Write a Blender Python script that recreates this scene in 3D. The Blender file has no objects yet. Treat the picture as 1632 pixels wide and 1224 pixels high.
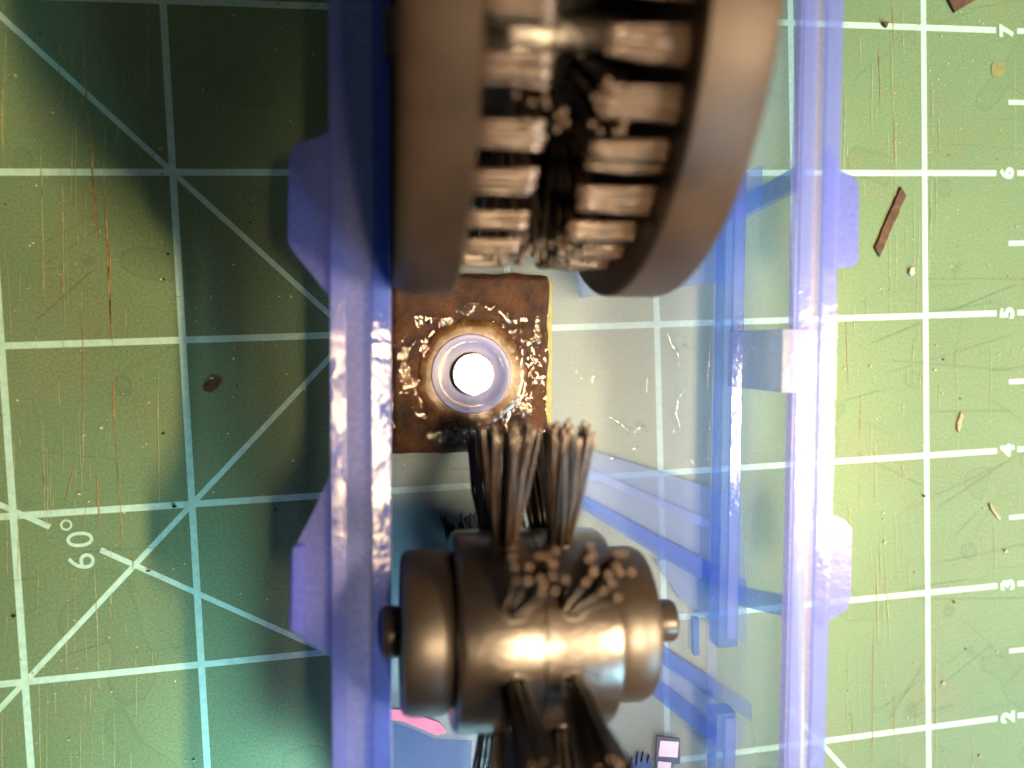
import bpy, bmesh, math, random
from mathutils import Vector, Matrix
random.seed(7)
I = 0.0254                                  # everything below is laid out in inches, as the mat is
R = math.radians
scene = bpy.context.scene
col = scene.collection

# ------------------------------------------------------------------ camera
CAM = Vector((-2.84523, 4.91965, 5.00893))
EUL = (R(-2.73893), R(-9.74460), R(-2.06600))
FPX = 1250.0
cam_d = bpy.data.cameras.new('camera')
cam = bpy.data.objects.new('camera', cam_d); col.objects.link(cam)
cam.location = CAM * I
cam.rotation_euler = EUL
cam_d.sensor_width = 36.0
cam_d.lens = 36.0 * FPX / 1632.0
cam_d.clip_start = 0.002; cam_d.clip_end = 50
cam_d.dof.use_dof = True
cam_d.dof.focus_distance = 4.98 * I
cam_d.dof.aperture_fstop = 10.5
scene.camera = cam

# ------------------------------------------------------------------ light
w = bpy.data.worlds.new('World'); scene.world = w; w.use_nodes = True
bg = w.node_tree.nodes['Background']
bg.inputs[0].default_value = (1.0, 0.90, 0.80, 1); bg.inputs[1].default_value = 0.07

def lamp(name, loc, aim, power, color, size, spread=180):
    d = bpy.data.lights.new(name, 'AREA'); d.shape = 'DISK'; d.size = (size if not isinstance(size, tuple) else size[0]) * I
    d.energy = power; d.color = color; d.spread = R(spread)
    if isinstance(size, tuple):
        d.shape = 'RECTANGLE'; d.size = size[0] * I; d.size_y = size[1] * I
    o = bpy.data.objects.new(name, d); col.objects.link(o)
    o.location = Vector(loc) * I
    zz = (Vector(loc) - Vector(aim)).normalized()            # long side of a strip lamp runs along the mat's Y
    xx = Vector((0, 1, 0)).cross(zz).normalized(); yy = zz.cross(xx)
    o.rotation_euler = Matrix((xx, yy, zz)).transposed().to_euler()
    return o
lamp('desk_lamp_light', (9.5, 2.0, 16.0), (-2.6, 3.6, 0.0), 3.75, (1.0, 0.66, 0.37), (0.80, 5.2))
lamp('overhead_lamp_light', (-1.22, 3.30, 9.0), (-1.20, 3.95, 1.2), 0.050, (1.0, 0.68, 0.38), (0.9, 3.2), 31)
lamp('window_light', (10.0, -6.0, 10.0), (2.2, 4.8, 0.0), 0.15, (0.42, 0.82, 1.0), 7.0, 32)
lamp('added_teal_fill', (-1.2, -3.2, 5.0), (-3.0, 1.1, 0.0), 0.060, (0.52, 0.86, 1.0), 1.5, 36)  # added cool fill for the teal strip left of the box, not a window

scene.view_settings.view_transform = 'Standard'
scene.view_settings.look = 'None'
scene.view_settings.exposure = 0.30
scene.view_settings.gamma = 1.0
scene.view_settings.use_curve_mapping = False
scene.render.engine = 'CYCLES'
cy = scene.cycles
cy.use_denoising = True
cy.max_bounces = 12; cy.transparent_max_bounces = 24; cy.transmission_bounces = 8
cy.glossy_bounces = 5; cy.diffuse_bounces = 4
cy.caustics_reflective = False; cy.caustics_refractive = False
cy.sample_clamp_indirect = 6.0

# ------------------------------------------------------------------ pixel -> place (photo pixel 1632x1224, at height z in inches)
_RM = Matrix.Rotation(EUL[2], 3, 'Z') @ Matrix.Rotation(EUL[1], 3, 'Y') @ Matrix.Rotation(EUL[0], 3, 'X')
def at(x, y, z):
    d = _RM @ Vector(((x - 816) / FPX, -(y - 612) / FPX, -1.0))
    t = (z - CAM.z) / d.z
    return CAM + d * t

# ------------------------------------------------------------------ materials
def new_mat(name):
    m = bpy.data.materials.new(name); m.use_nodes = True
    nt = m.node_tree
    for n in list(nt.nodes): nt.nodes.remove(n)
    out = nt.nodes.new('ShaderNodeOutputMaterial')
    return m, nt, out
def N(nt, t, **kw):
    n = nt.nodes.new(t)
    for k, v in kw.items(): setattr(n, k, v)
    return n
def noise(nt, scale, detail=4, rough=0.55, vec=None, stretch=None):
    n = N(nt, 'ShaderNodeTexNoise'); n.inputs['Scale'].default_value = scale
    n.inputs['Detail'].default_value = detail; n.inputs['Roughness'].default_value = rough
    tc = N(nt, 'ShaderNodeTexCoord')
    if stretch:
        mp = N(nt, 'ShaderNodeMapping'); mp.inputs['Scale'].default_value = stretch
        nt.links.new(tc.outputs['Object'], mp.inputs[0]); nt.links.new(mp.outputs[0], n.inputs['Vector'])
    else:
        nt.links.new(tc.outputs['Object'], n.inputs['Vector'])
    return n
def ramp(nt, src, stops):
    r = N(nt, 'ShaderNodeValToRGB'); e = r.color_ramp.elements
    while len(e) < len(stops): e.new(0.5)
    for k, (p, c) in enumerate(stops):
        e[k].position = p; e[k].color = (c[0], c[1], c[2], 1)
    nt.links.new(src, r.inputs[0]); return r
def bump(nt, src, strength, dist):
    b = N(nt, 'ShaderNodeBump'); b.inputs['Strength'].default_value = strength
    b.inputs['Distance'].default_value = dist
    nt.links.new(src, b.inputs['Height']); return b

def plastic(name, c0, c1, rough, scale=90, bump_s=0.15, bump_scale=900, spec=0.5, coat=0.0, bd=0.0001):
    m, nt, out = new_mat(name)
    p = N(nt, 'ShaderNodeBsdfPrincipled')
    n = noise(nt, scale / I / 40)
    r = ramp(nt, n.outputs[0], [(0.3, c0), (0.7, c1)])
    nt.links.new(r.outputs[0], p.inputs['Base Color'])
    n2 = noise(nt, bump_scale / I / 40, 3)
    rr = N(nt, 'ShaderNodeMapRange'); rr.inputs[3].default_value = rough * 0.8; rr.inputs[4].default_value = rough * 1.25
    nt.links.new(n.outputs[0], rr.inputs[0]); nt.links.new(rr.outputs[0], p.inputs['Roughness'])
    b = bump(nt, n2.outputs[0], bump_s, bd)
    n3 = noise(nt, 5200, 3, 0.7, stretch=(1, .12, .12)); b2 = bump(nt, n3.outputs[0], 0.25, 0.00006)   # fine scuffs
    nt.links.new(b.outputs[0], b2.inputs['Normal'])
    du = noise(nt, 1500, 6, 0.75); dr = ramp(nt, du.outputs[0], [(0.60, (0, 0, 0)), (0.72, (0.35, 0.35, 0.35))])       # dust and lint
    dm = N(nt, 'ShaderNodeMixRGB'); dm.inputs[2].default_value = (c1[0] * 2.2 + .01, c1[1] * 2.2 + .008, c1[2] * 2.2 + .006, 1)
    nt.links.new(dr.outputs[0], dm.inputs[0]); nt.links.new(r.outputs[0], dm.inputs[1]); nt.links.new(dm.outputs[0], p.inputs['Base Color'])
    nt.links.new(b2.outputs[0], p.inputs['Normal'])
    p.inputs['Specular IOR Level'].default_value = spec
    p.inputs['Coat Weight'].default_value = coat; p.inputs['Coat Roughness'].default_value = 0.22
    nt.links.new(p.outputs[0], out.inputs[0]); return m

def skin(nt, fr):
    # glossy skin on the outward side only (a back face would count as total reflection)
    ge = N(nt, 'ShaderNodeNewGeometry')
    inv = N(nt, 'ShaderNodeMath', operation='SUBTRACT'); inv.inputs[0].default_value = 1.0
    nt.links.new(ge.outputs['Backfacing'], inv.inputs[1])
    mu = N(nt, 'ShaderNodeMath', operation='MULTIPLY')
    nt.links.new(fr.outputs[0], mu.inputs[0]); nt.links.new(inv.outputs[0], mu.inputs[1])
    return mu
def clear_plastic(name, tint, haze_col, haze, rough=0.12, fres=1.45, bs=0.25):
    """thin translucent moulded plastic: tinted see-through + a little milky scatter + a glossy skin"""
    m, nt, out = new_mat(name)
    tr = N(nt, 'ShaderNodeBsdfTransparent'); tr.inputs[0].default_value = (*tint, 1)
    df = N(nt, 'ShaderNodeBsdfDiffuse'); df.inputs[0].default_value = (*haze_col, 1)
    tl = N(nt, 'ShaderNodeBsdfTranslucent'); tl.inputs[0].default_value = (*haze_col, 1)
    mx = N(nt, 'ShaderNodeMixShader'); mx.inputs[0].default_value = 0.5
    nt.links.new(df.outputs[0], mx.inputs[1]); nt.links.new(tl.outputs[0], mx.inputs[2])
    n = noise(nt, 1600, 3)
    hz = N(nt, 'ShaderNodeMapRange'); hz.inputs[1].default_value = .3; hz.inputs[2].default_value = .7
    hz.inputs[3].default_value = haze * 0.85; hz.inputs[4].default_value = min(1, haze * 1.15)
    nt.links.new(n.outputs[0], hz.inputs[0])
    m2 = N(nt, 'ShaderNodeMixShader'); nt.links.new(hz.outputs[0], m2.inputs[0])
    nt.links.new(tr.outputs[0], m2.inputs[1]); nt.links.new(mx.outputs[0], m2.inputs[2])
    gl = N(nt, 'ShaderNodeBsdfGlossy'); gl.inputs['Roughness'].default_value = rough
    fr = N(nt, 'ShaderNodeFresnel'); fr.inputs[0].default_value = fres
    n2 = noise(nt, 600, 2)
    b = bump(nt, n2.outputs[0], bs, 0.0004)
    nt.links.new(b.outputs[0], gl.inputs['Normal']); nt.links.new(b.outputs[0], fr.inputs['Normal'])
    m3 = N(nt, 'ShaderNodeMixShader'); nt.links.new(skin(nt, fr).outputs[0], m3.inputs[0])
    nt.links.new(m2.outputs[0], m3.inputs[1]); nt.links.new(gl.outputs[0], m3.inputs[2])
    nt.links.new(m3.outputs[0], out.inputs[0]); return m

def mat_green():
    m, nt, out = new_mat('mat_green')
    p = N(nt, 'ShaderNodeBsdfPrincipled')
    big = noise(nt, 30, 5)
    r = ramp(nt, big.outputs[0], [(0.3, (0.125, 0.220, 0.105)), (0.7, (0.155, 0.255, 0.125))])
    st = noise(nt, 40, 6, 0.7, stretch=(60, 1.2, 1))           # fine knife wear running along Y
    sr = ramp(nt, st.outputs[0], [(0.60, (0, 0, 0)), (0.74, (1, 1, 1))])
    br = noise(nt, 22, 3)                                         # where the wear shows
    brr = ramp(nt, br.outputs[0], [(0.45, (0, 0, 0)), (0.7, (1, 1, 1))])
    mu = N(nt, 'ShaderNodeMath', operation='MULTIPLY'); nt.links.new(sr.outputs[0], mu.inputs[0]); nt.links.new(brr.outputs[0], mu.inputs[1])
    mu2 = N(nt, 'ShaderNodeMath', operation='MULTIPLY'); nt.links.new(mu.outputs[0], mu2.inputs[0]); mu2.inputs[1].default_value = 0.45
    mix = N(nt, 'ShaderNodeMixRGB'); mix.inputs[2].default_value = (0.30, 0.30, 0.14, 1)
    nt.links.new(mu2.outputs[0], mix.inputs[0]); nt.links.new(r.outputs[0], mix.inputs[1])
    bl = noise(nt, 55, 4, 0.6); blr = ramp(nt, bl.outputs[0], [(0.50, (0, 0, 0)), (0.72, (0.30, 0.30, 0.30))])   # brownish rubbed blotches
    mixb = N(nt, 'ShaderNodeMixRGB'); mixb.inputs[2].default_value = (0.23, 0.20, 0.10, 1)
    nt.links.new(blr.outputs[0], mixb.inputs[0]); nt.links.new(mix.outputs[0], mixb.inputs[1])
    sp = noise(nt, 2600, 2, 0.5); spr = ramp(nt, sp.outputs[0], [(0.3, (0.82, 0.82, 0.82)), (0.7, (1.16, 1.16, 1.16))])
    mixs = N(nt, 'ShaderNodeMixRGB', blend_type='MULTIPLY'); mixs.inputs[0].default_value = 1.0
    nt.links.new(mixb.outputs[0], mixs.inputs[1]); nt.links.new(spr.outputs[0], mixs.inputs[2])
    ed = noise(nt, 75, 1, 0.4)                                    # rings left by dried drops
    d1 = N(nt, 'ShaderNodeMath', operation='SUBTRACT'); d1.inputs[1].default_value = 0.64; nt.links.new(ed.outputs[0], d1.inputs[0])
    d2 = N(nt, 'ShaderNodeMath', operation='ABSOLUTE'); nt.links.new(d1.outputs[0], d2.inputs[0])
    edr = ramp(nt, d2.outputs[0], [(0.0, (0.30, 0.30, 0.30)), (0.012, (0, 0, 0))])
    inr = ramp(nt, ed.outputs[0], [(0.635, (0, 0, 0)), (0.645, (0.12, 0.12, 0.12))])
    ad = N(nt, 'ShaderNodeMath', operation='ADD'); nt.links.new(edr.outputs[0], ad.inputs[0]); nt.links.new(inr.outputs[0], ad.inputs[1])
    mixe = N(nt, 'ShaderNodeMixRGB'); mixe.inputs[2].default_value = (0.075, 0.13, 0.07, 1)
    nt.links.new(ad.outputs[0], mixe.inputs[0]); nt.links.new(mixs.outputs[0], mixe.inputs[1])
    nt.links.new(mixe.outputs[0], p.inputs['Base Color'])
    p.inputs['Roughness'].default_value = 0.55; p.inputs['Specular IOR Level'].default_value = 0.35
    f = noise(nt, 3000, 3); b = bump(nt, f.outputs[0], 0.30, 0.0001)
    nt.links.new(b.outputs[0], p.inputs['Normal'])
    nt.links.new(p.outputs[0], out.inputs[0]); return m

def simple(name, c, rough=0.5, spec=0.5, metal=0.0, nscale=700, var=0.25):
    m, nt, out = new_mat(name)
    p = N(nt, 'ShaderNodeBsdfPrincipled')
    n = noise(nt, nscale, 4)
    lo = tuple(v * (1 - var) for v in c); hi = tuple(min(1, v * (1 + var)) for v in c)
    r = ramp(nt, n.outputs[0], [(0.3, lo), (0.7, hi)])
    nt.links.new(r.outputs[0], p.inputs['Base Color'])
    p.inputs['Roughness'].default_value = rough; p.inputs['Specular IOR Level'].default_value = spec
    p.inputs['Metallic'].default_value = metal
    nt.links.new(p.outputs[0], out.inputs[0]); return m

def liquid(name, tint, wet=1.5):
    m, nt, out = new_mat(name)
    tr = N(nt, 'ShaderNodeBsdfTransparent'); tr.inputs[0].default_value = (*tint, 1)
    gl = N(nt, 'ShaderNodeBsdfGlossy'); gl.inputs['Roughness'].default_value = 0.07
    fr = N(nt, 'ShaderNodeFresnel'); fr.inputs[0].default_value = wet
    n2 = noise(nt, 2500, 2); b = bump(nt, n2.outputs[0], 0.3, 0.0003)
    nt.links.new(b.outputs[0], gl.inputs['Normal'])
    mx = N(nt, 'ShaderNodeMixShader'); nt.links.new(skin(nt, fr).outputs[0], mx.inputs[0])
    nt.links.new(tr.outputs[0], mx.inputs[1]); nt.links.new(gl.outputs[0], mx.inputs[2])
    nt.links.new(mx.outputs[0], out.inputs[0]); return m

def foam_mat():
    m, nt, out = new_mat('wet_brown_foam')
    p = N(nt, 'ShaderNodeBsdfPrincipled')
    n = noise(nt, 260, 5, 0.65); r = ramp(nt, n.outputs[0], [(0.35, (0.007, 0.0026, 0.0009)), (0.68, (0.066, 0.024, 0.0045))])
    nt.links.new(r.outputs[0], p.inputs['Base Color'])
    p.inputs['Roughness'].default_value = 0.55; p.inputs['Specular IOR Level'].default_value = 0.3
    p.inputs['Coat Weight'].default_value = 0.10; p.inputs['Coat Roughness'].default_value = 0.10
    f = noise(nt, 2200, 4, 0.7); b = bump(nt, f.outputs[0], 0.8, 0.0004)
    nt.links.new(b.outputs[0], p.inputs['Normal']); nt.links.new(b.outputs[0], p.inputs['Coat Normal'])
    nt.links.new(p.outputs[0], out.inputs[0]); return m

M = {
 'mat': mat_green(),
 'ink': simple('mint_print', (0.42, 0.70, 0.56), 0.45, 0.5, 0, 900, 0.12),
 'cut': simple('cut_edges', (0.36, 0.24, 0.10), 0.7, 0.3, 0, 900, 0.4),
 'cut_dark': simple('grimy_cuts', (0.105, 0.165, 0.085), 0.8, 0.2, 0, 900, 0.4),
 'cut_pale': simple('pale_scuffs', (0.40, 0.44, 0.22), 0.7, 0.3, 0, 900, 0.3),
 'hub': plastic('dark_moulded_plastic', (0.009, 0.006, 0.004), (0.024, 0.0155, 0.0100), 0.30, 90, 0.6, 300, 1.0, 0.6, 0.00028),
 'collar': plastic('satin_collar_plastic', (0.012, 0.008, 0.005), (0.028, 0.018, 0.0115), 0.42, 90, 0.35, 700, 1.0),
 'rim': plastic('dark_satin_plastic', (0.022, 0.0145, 0.0095), (0.052, 0.034, 0.0215), 0.46, 90, 0.45, 700, 0.36),
 'pin': plastic('black_axle_plastic', (0.020, 0.016, 0.016), (0.035, 0.028, 0.026), 0.30, 50, 0.1, 900, 0.5),
 'bristle': plastic('lit_nylon', (0.030, 0.022, 0.018), (0.075, 0.056, 0.045), 0.26, 200, 0.05, 900, 0.9),  # dark nylon with the lamplight put into its colour
 'rim_bristle': plastic('bright_lit_nylon', (0.075, 0.055, 0.043), (0.15, 0.112, 0.088), 0.24, 200, 0.05, 900, 1.0),  # same dark nylon, strong light on the rim tufts painted in
 'bristle_dark': plastic('shaded_dark_nylon', (0.008, 0.006, 0.005), (0.020, 0.015, 0.012), 0.32, 200, 0.05, 900, 0.6),  # same nylon, shade put into the colour; also strewn among lit bristles
 'bristle_tip': plastic('cut_nylon_ends', (0.085, 0.060, 0.044), (0.17, 0.125, 0.090), 0.35, 200, 0.05, 900, 0.6),
 'floor': clear_plastic('clear_smoky_plastic', (0.86, 0.90, 0.97), (0.66, 0.74, 0.95), 0.24, 0.05, 1.35, 0.02),
 'wall': clear_plastic('clear_blue_plastic', (0.86, 0.90, 0.97), (0.70, 0.78, 0.92), 0.24, 0.12, 1.35, 0.08),
 'deep_wall': clear_plastic('deep_blue_plastic', (0.30, 0.39, 0.58), (0.18, 0.25, 0.64), 0.42, 0.14, 1.40),  # left wall: same plastic, tinted deeper so its cast shadow falls darker
 'flange': clear_plastic('frosted_blue_plastic', (0.62, 0.72, 1.0), (0.40, 0.48, 1.0), 0.52, 0.26, 1.38, 0.12),
 'flange_lit': clear_plastic('lit_flange_plastic', (0.80, 0.82, 0.99), (0.64, 0.58, 0.96), 0.36, 0.24, 1.40, 0.12),  # right rim: same plastic as the left, brighter light put into its tint
 'bead': clear_plastic('frosted_blue_bead', (0.80, 0.87, 1.0), (0.46, 0.54, 1.0), 0.24, 0.14, 1.5, 0.15),
 'tab': clear_plastic('frosted_blue_tab', (0.58, 0.67, 1.0), (0.33, 0.39, 1.0), 0.50, 0.25, 1.35, .12),
 'blue': clear_plastic('blue_plastic_edge', (0.58, 0.73, 0.99), (0.36, 0.52, 1.0), 0.22, 0.10, 1.5, .15),
 'pale_blue': clear_plastic('pale_blue_plastic', (0.82, 0.89, 1.0), (0.52, 0.66, 1.0), 0.20, 0.12, 1.45, .15),
 'gloss_blue': clear_plastic('glossy_blue_plastic', (0.80, 0.89, 1.0), (0.50, 0.62, 1.0), 0.20, 0.10, 1.6, .10),
 'slate': clear_plastic('slate_shade_tint', (0.68, 0.77, 0.92), (0.36, 0.46, 0.72), 0.14, 0.2, 1.3, .1),  # shaded blue of the box floor put into a sheet's colour
 'clip': clear_plastic('milky_plastic', (0.74, 0.82, 0.96), (0.60, 0.66, 0.92), 0.34, 0.2, 1.35, .1),
 'foam': foam_mat(),
 'amber': plastic('amber_glue', (0.030, 0.015, 0.005), (0.115, 0.066, 0.024), 0.26, 260, 0.6, 500, 0.5, 0.6),
 'tape': simple('yellow_foam_edge', (0.20, 0.22, 0.085), 0.6, 0.4, 0, 700, 0.15),
 'cup': plastic('lavender_plastic', (0.11, 0.14, 0.31), (0.17, 0.20, 0.40), 0.36, 60, 0.1, 700, 0.4, 0.0),
 'steel': simple('polished_steel', (0.85, 0.84, 0.82), 0.10, 0.5, 1.0, 600, 0.05),
 'wet': liquid('clear_wet_glue', (0.93, 0.90, 0.86), 1.9),
 'wet_floor': liquid('clear_drips', (0.95, 0.96, 0.97), 2.0),
 'chip': simple('brown_wood_chip', (0.10, 0.050, 0.030), 0.7, 0.3, 0, 900, 0.35),
 'tan': simple('tan_flakes', (0.55, 0.42, 0.24), 0.7, 0.3, 0, 900, 0.25),
 'white': simple('pale_dust', (0.62, 0.60, 0.48), 0.7, 0.3, 0, 900, 0.2),
 'black': simple('black_grit', (0.02, 0.017, 0.015), 0.6, 0.4, 0, 900, 0.2),
 'pink': simple('pink_film', (0.55, 0.12, 0.22), 0.6, 0.5, 0, 500, 0.1),
 'lav': simple('lavender_film', (0.62, 0.58, 0.80), 0.4, 0.5, 0, 500, 0.1),
 'navy': simple('dark_blue_outline', (0.06, 0.08, 0.16), 0.5, 0.4, 0, 500, 0.1),
 'sky_film': simple('blue_tint', (0.05, 0.10, 0.26), 0.8, 0.2, 0, 500, 0.1),
}

# ------------------------------------------------------------------ mesh helpers (inches in, metres out)
def link(name, bm, mat, parent=None, smooth=True, bevel=0.0, seg=2):
    if bevel > 0:
        bmesh.ops.bevel(bm, geom=[e for e in bm.edges if len(e.link_faces) == 2 and e.calc_face_angle(0) > R(35)],
                        offset=bevel, segments=seg, profile=0.6, affect='EDGES', clamp_overlap=True)
    bmesh.ops.recalc_face_normals(bm, faces=bm.faces)
    bmesh.ops.scale(bm, vec=(I, I, I), verts=bm.verts)
    me = bpy.data.meshes.new(name); bm.to_mesh(me); bm.free()
    me.materials.append(M[mat])
    if smooth:
        me.polygons.foreach_set('use_smooth', [True] * len(me.polygons))
        try: me.set_sharp_from_angle(angle=R(40))
        except Exception: pass
    o = bpy.data.objects.new(name, me); col.objects.link(o)
    if parent: o.parent = parent
    return o
def inst(name, mesh, parent, loc=(0, 0, 0), rot=None):
    o = bpy.data.objects.new(name, mesh); col.objects.link(o); o.parent = parent
    o.location = Vector(loc) * I
    if rot is not None: o.rotation_euler = rot
    return o
def thing(name, label, cat, loc=(0, 0, 0), rot=(0, 0, 0), group=None):
    o = bpy.data.objects.new(name, None); col.objects.link(o)
    o.empty_display_size = 0.01
    o.location = Vector(loc) * I; o.rotation_euler = rot
    tag(o, label, cat, group); return o
def tag(o, label, cat, group=None, kind=None):
    if label: o['label'] = label
    if cat: o['category'] = cat
    if group: o['group'] = group
    if kind: o['kind'] = kind
    return o
def box(bm, x0, x1, y0, y1, z0, z1):
    v = [bm.verts.new(c) for c in ((x0, y0, z0), (x1, y0, z0), (x1, y1, z0), (x0, y1, z0), (x0, y0, z1), (x1, y0, z1), (x1, y1, z1), (x0, y1, z1))]
    for f in ((3, 2, 1, 0), (4, 5, 6, 7), (0, 1, 5, 4), (1, 2, 6, 5), (2, 3, 7, 6), (3, 0, 4, 7)):
        bm.faces.new([v[i] for i in f])
def prism(bm, pts, z0, z1):
    a = [bm.verts.new((p[0], p[1], z0)) for p in pts]; b = [bm.verts.new((p[0], p[1], z1)) for p in pts]
    n = len(pts)
    bm.faces.new(a[::-1]); bm.faces.new(b)
    for i in range(n): bm.faces.new((a[i], a[(i + 1) % n], b[(i + 1) % n], b[i]))
def lathe_x(bm, prof, n=72):
    """profile [(x, r), ...] revolved about the local X axis; r = 0 closes an end"""
    rings = []
    for x, r in prof:
        if r < 1e-6: rings.append([bm.verts.new((x, 0, 0))])
        else: rings.append([bm.verts.new((x, r * math.cos(2 * math.pi * k / n), r * math.sin(2 * math.pi * k / n))) for k in range(n)])
    for a, b in zip(rings[:-1], rings[1:]):
        for k in range(n):
            k2 = (k + 1) % n
            if len(a) == 1 and len(b) == 1: continue
            if len(a) == 1: bm.faces.new((a[0], b[k], b[k2]))
            elif len(b) == 1: bm.faces.new((a[k], b[0], a[k2]))
            else: bm.faces.new((a[k], b[k], b[k2], a[k2]))
def lathe_z(bm, prof, n=72, cx=0, cy=0, wob=0.0, seed=0):
    rnd = random.Random(seed)
    ph = [rnd.uniform(0, 6.28) for _ in range(5)]
    def wr(a): return 1 + wob * (math.sin(3 * a + ph[0]) * .5 + math.sin(5 * a + ph[1]) * .35 + math.sin(11 * a + ph[2]) * .3 + math.sin(23 * a + ph[3]) * .22 + math.sin(37 * a + ph[4]) * .18)
    rings = []
    for r, z in prof:
        if r < 1e-6: rings.append([bm.verts.new((cx, cy, z))])
        else: rings.append([bm.verts.new((cx + r * wr(2 * math.pi * k / n) * math.cos(2 * math.pi * k / n), cy + r * wr(2 * math.pi * k / n) * math.sin(2 * math.pi * k / n), z)) for k in range(n)])
    for a, b in zip(rings[:-1], rings[1:]):
        for k in range(n):
            k2 = (k + 1) % n
            if len(a) == 1: bm.faces.new((a[0], b[k], b[k2]))
            elif len(b) == 1: bm.faces.new((a[k], b[0], a[k2]))
            else: bm.faces.new((a[k], b[k], b[k2], a[k2]))
def tube(bm, pts, rads, n=6, squash=1.0, cap=True):
    rings = []
    for i, p in enumerate(pts):
        p = Vector(p)
        t = (Vector(pts[min(i + 1, len(pts) - 1)]) - Vector(pts[max(i - 1, 0)])).normalized()
        up = Vector((0, 0, 1)) if abs(t.z) < 0.9 else Vector((1, 0, 0))
        s = t.cross(up).normalized(); u = s.cross(t).normalized()
        r = rads[i] if hasattr(rads, '__len__') else rads
        rings.append([bm.verts.new(p + s * (r * math.cos(2 * math.pi * k / n)) + u * (r * squash * math.sin(2 * math.pi * k / n))) for k in range(n)])
    for a, b in zip(rings[:-1], rings[1:]):
        for k in range(n): bm.faces.new((a[k], a[(k + 1) % n], b[(k + 1) % n], b[k]))
    if cap:
        bm.faces.new(rings[0][::-1]); bm.faces.new(rings[-1])
def blob(bm, c, rx, ry, rz, ang=0.0, jit=0.15, rnd=random):
    res = bmesh.ops.create_icosphere(bm, subdivisions=2, radius=1.0)
    ca, sa = math.cos(ang), math.sin(ang)
    ph = rnd.uniform(0, 6)
    for v in res['verts']:
        a = math.atan2(v.co.y, v.co.x); k = 1 + jit * math.sin(2 * a + ph) + jit * .6 * math.sin(3 * a + 2 * ph)
        x, y, z = v.co.x * rx * k, v.co.y * ry * k, v.co.z * rz
        v.co = (c[0] + x * ca - y * sa, c[1] + x * sa + y * ca, c[2] + z)

# ------------------------------------------------------------------ cutting mat
bm = bmesh.new(); box(bm, -9, 5, -1.5, 11, -0.12, 0.0)
cutting_mat = link('cutting_mat', bm, 'mat', None, False)
tag(cutting_mat, 'worn green self-healing cutting mat printed with a pale inch grid', None, None, 'structure')
PZ = 0.0012
HW = 0.0205
def strip(bm, a, b, hw, z=PZ):
    a = Vector((a[0], a[1])); b = Vector((b[0], b[1])); d = (b - a).normalized(); s = Vector((-d.y, d.x)) * hw
    vs = [bm.verts.new((q.x, q.y, z)) for q in (a - s, b - s, b + s, a + s)]
    bm.faces.new(vs)
lines = []
for X in range(-7, 2): lines.append(((X, -1.4), (X, 10.9), HW, 0))
for Y in range(-1, 11):
    lines.append(((-8, Y), (1.571, Y), HW, 1)); lines.append(((1.742, Y), (1.95, Y), HW * .95, 1))
    lines.append(((1.672, Y + .5), (1.95, Y + .5), HW * .85, 1))
# angle guides
lines.append(((-8, 10), (-2.6, 4.6), 0.0165, 2)); lines.append(((-8, 0), (-2.6, 5.4), 0.0165, 3))
s60 = -0.577
def l60(x): return 3.757 + (x + 4.529) * -0.585
lines.append(((-6.4, l60(-6.4)), (-4.806, l60(-4.806)), 0.0165, 4)); lines.append(((-4.535, l60(-4.535)), (-2.9, l60(-2.9)), 0.0165, 4))
lines.append(((-.1, 2.28), (.62, 1.42), 0.0165, 5))
for a, b, hw, lay in lines:
    bm = bmesh.new(); strip(bm, a, b, hw, PZ + lay * 0.0003)
    link('printed_line', bm, 'ink', cutting_mat, False)

def glyph(txt, loc, size, rotz, name='printed_numeral', offset=0.0, sx=1.0):
    cu = bpy.data.curves.new('glyph', 'FONT'); cu.body = txt; cu.size = size
    cu.align_x = 'CENTER'; cu.align_y = 'CENTER'; cu.offset = offset
    cu.resolution_u = 6
    to = bpy.data.objects.new('glyph_src', cu); col.objects.link(to)
    dg = bpy.context.evaluated_depsgraph_get()
    me = bpy.data.meshes.new_from_object(to.evaluated_get(dg))
    bpy.data.objects.remove(to)
    me.materials.clear(); me.materials.append(M['ink'])
    xs = [v.co.x for v in me.vertices]; ys = [v.co.y for v in me.vertices]
    cx, cyy = (min(xs) + max(xs)) / 2, (min(ys) + max(ys)) / 2
    h = max(ys) - min(ys); k = size / h
    for v in me.vertices:
        v.co = Vector(((v.co.x - cx) * k * sx, (v.co.y - cyy) * k, 0)) * I
    o = bpy.data.objects.new(name, me); col.objects.link(o); o.parent = cutting_mat
    o.location = Vector((loc[0], loc[1], PZ + .0025)) * I; o.rotation_euler = (0, 0, rotz)
    return o
for n in range(0, 9):
    glyph(str(n), (1.655, n + 0.0), 0.118, R(90), offset=0.006, sx=1.12)
glyph('6', (-4.645, 3.700), 0.150, R(90), sx=1.05)
glyph('0', (-4.645, 3.833), 0.150, R(90), sx=1.0)
bm = bmesh.new()
res = [[bm.verts.new((-4.715 + r * math.cos(2 * math.pi * k / 28), 3.925 + r * math.sin(2 * math.pi * k / 28), PZ + .0025)) for k in range(28)] for r in (0.022, 0.034)]
for k in range(28): bm.faces.new((res[0][k], res[0][(k + 1) % 28], res[1][(k + 1) % 28], res[1][k]))
link('printed_degree_sign', bm, 'ink', cutting_mat, False)

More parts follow.
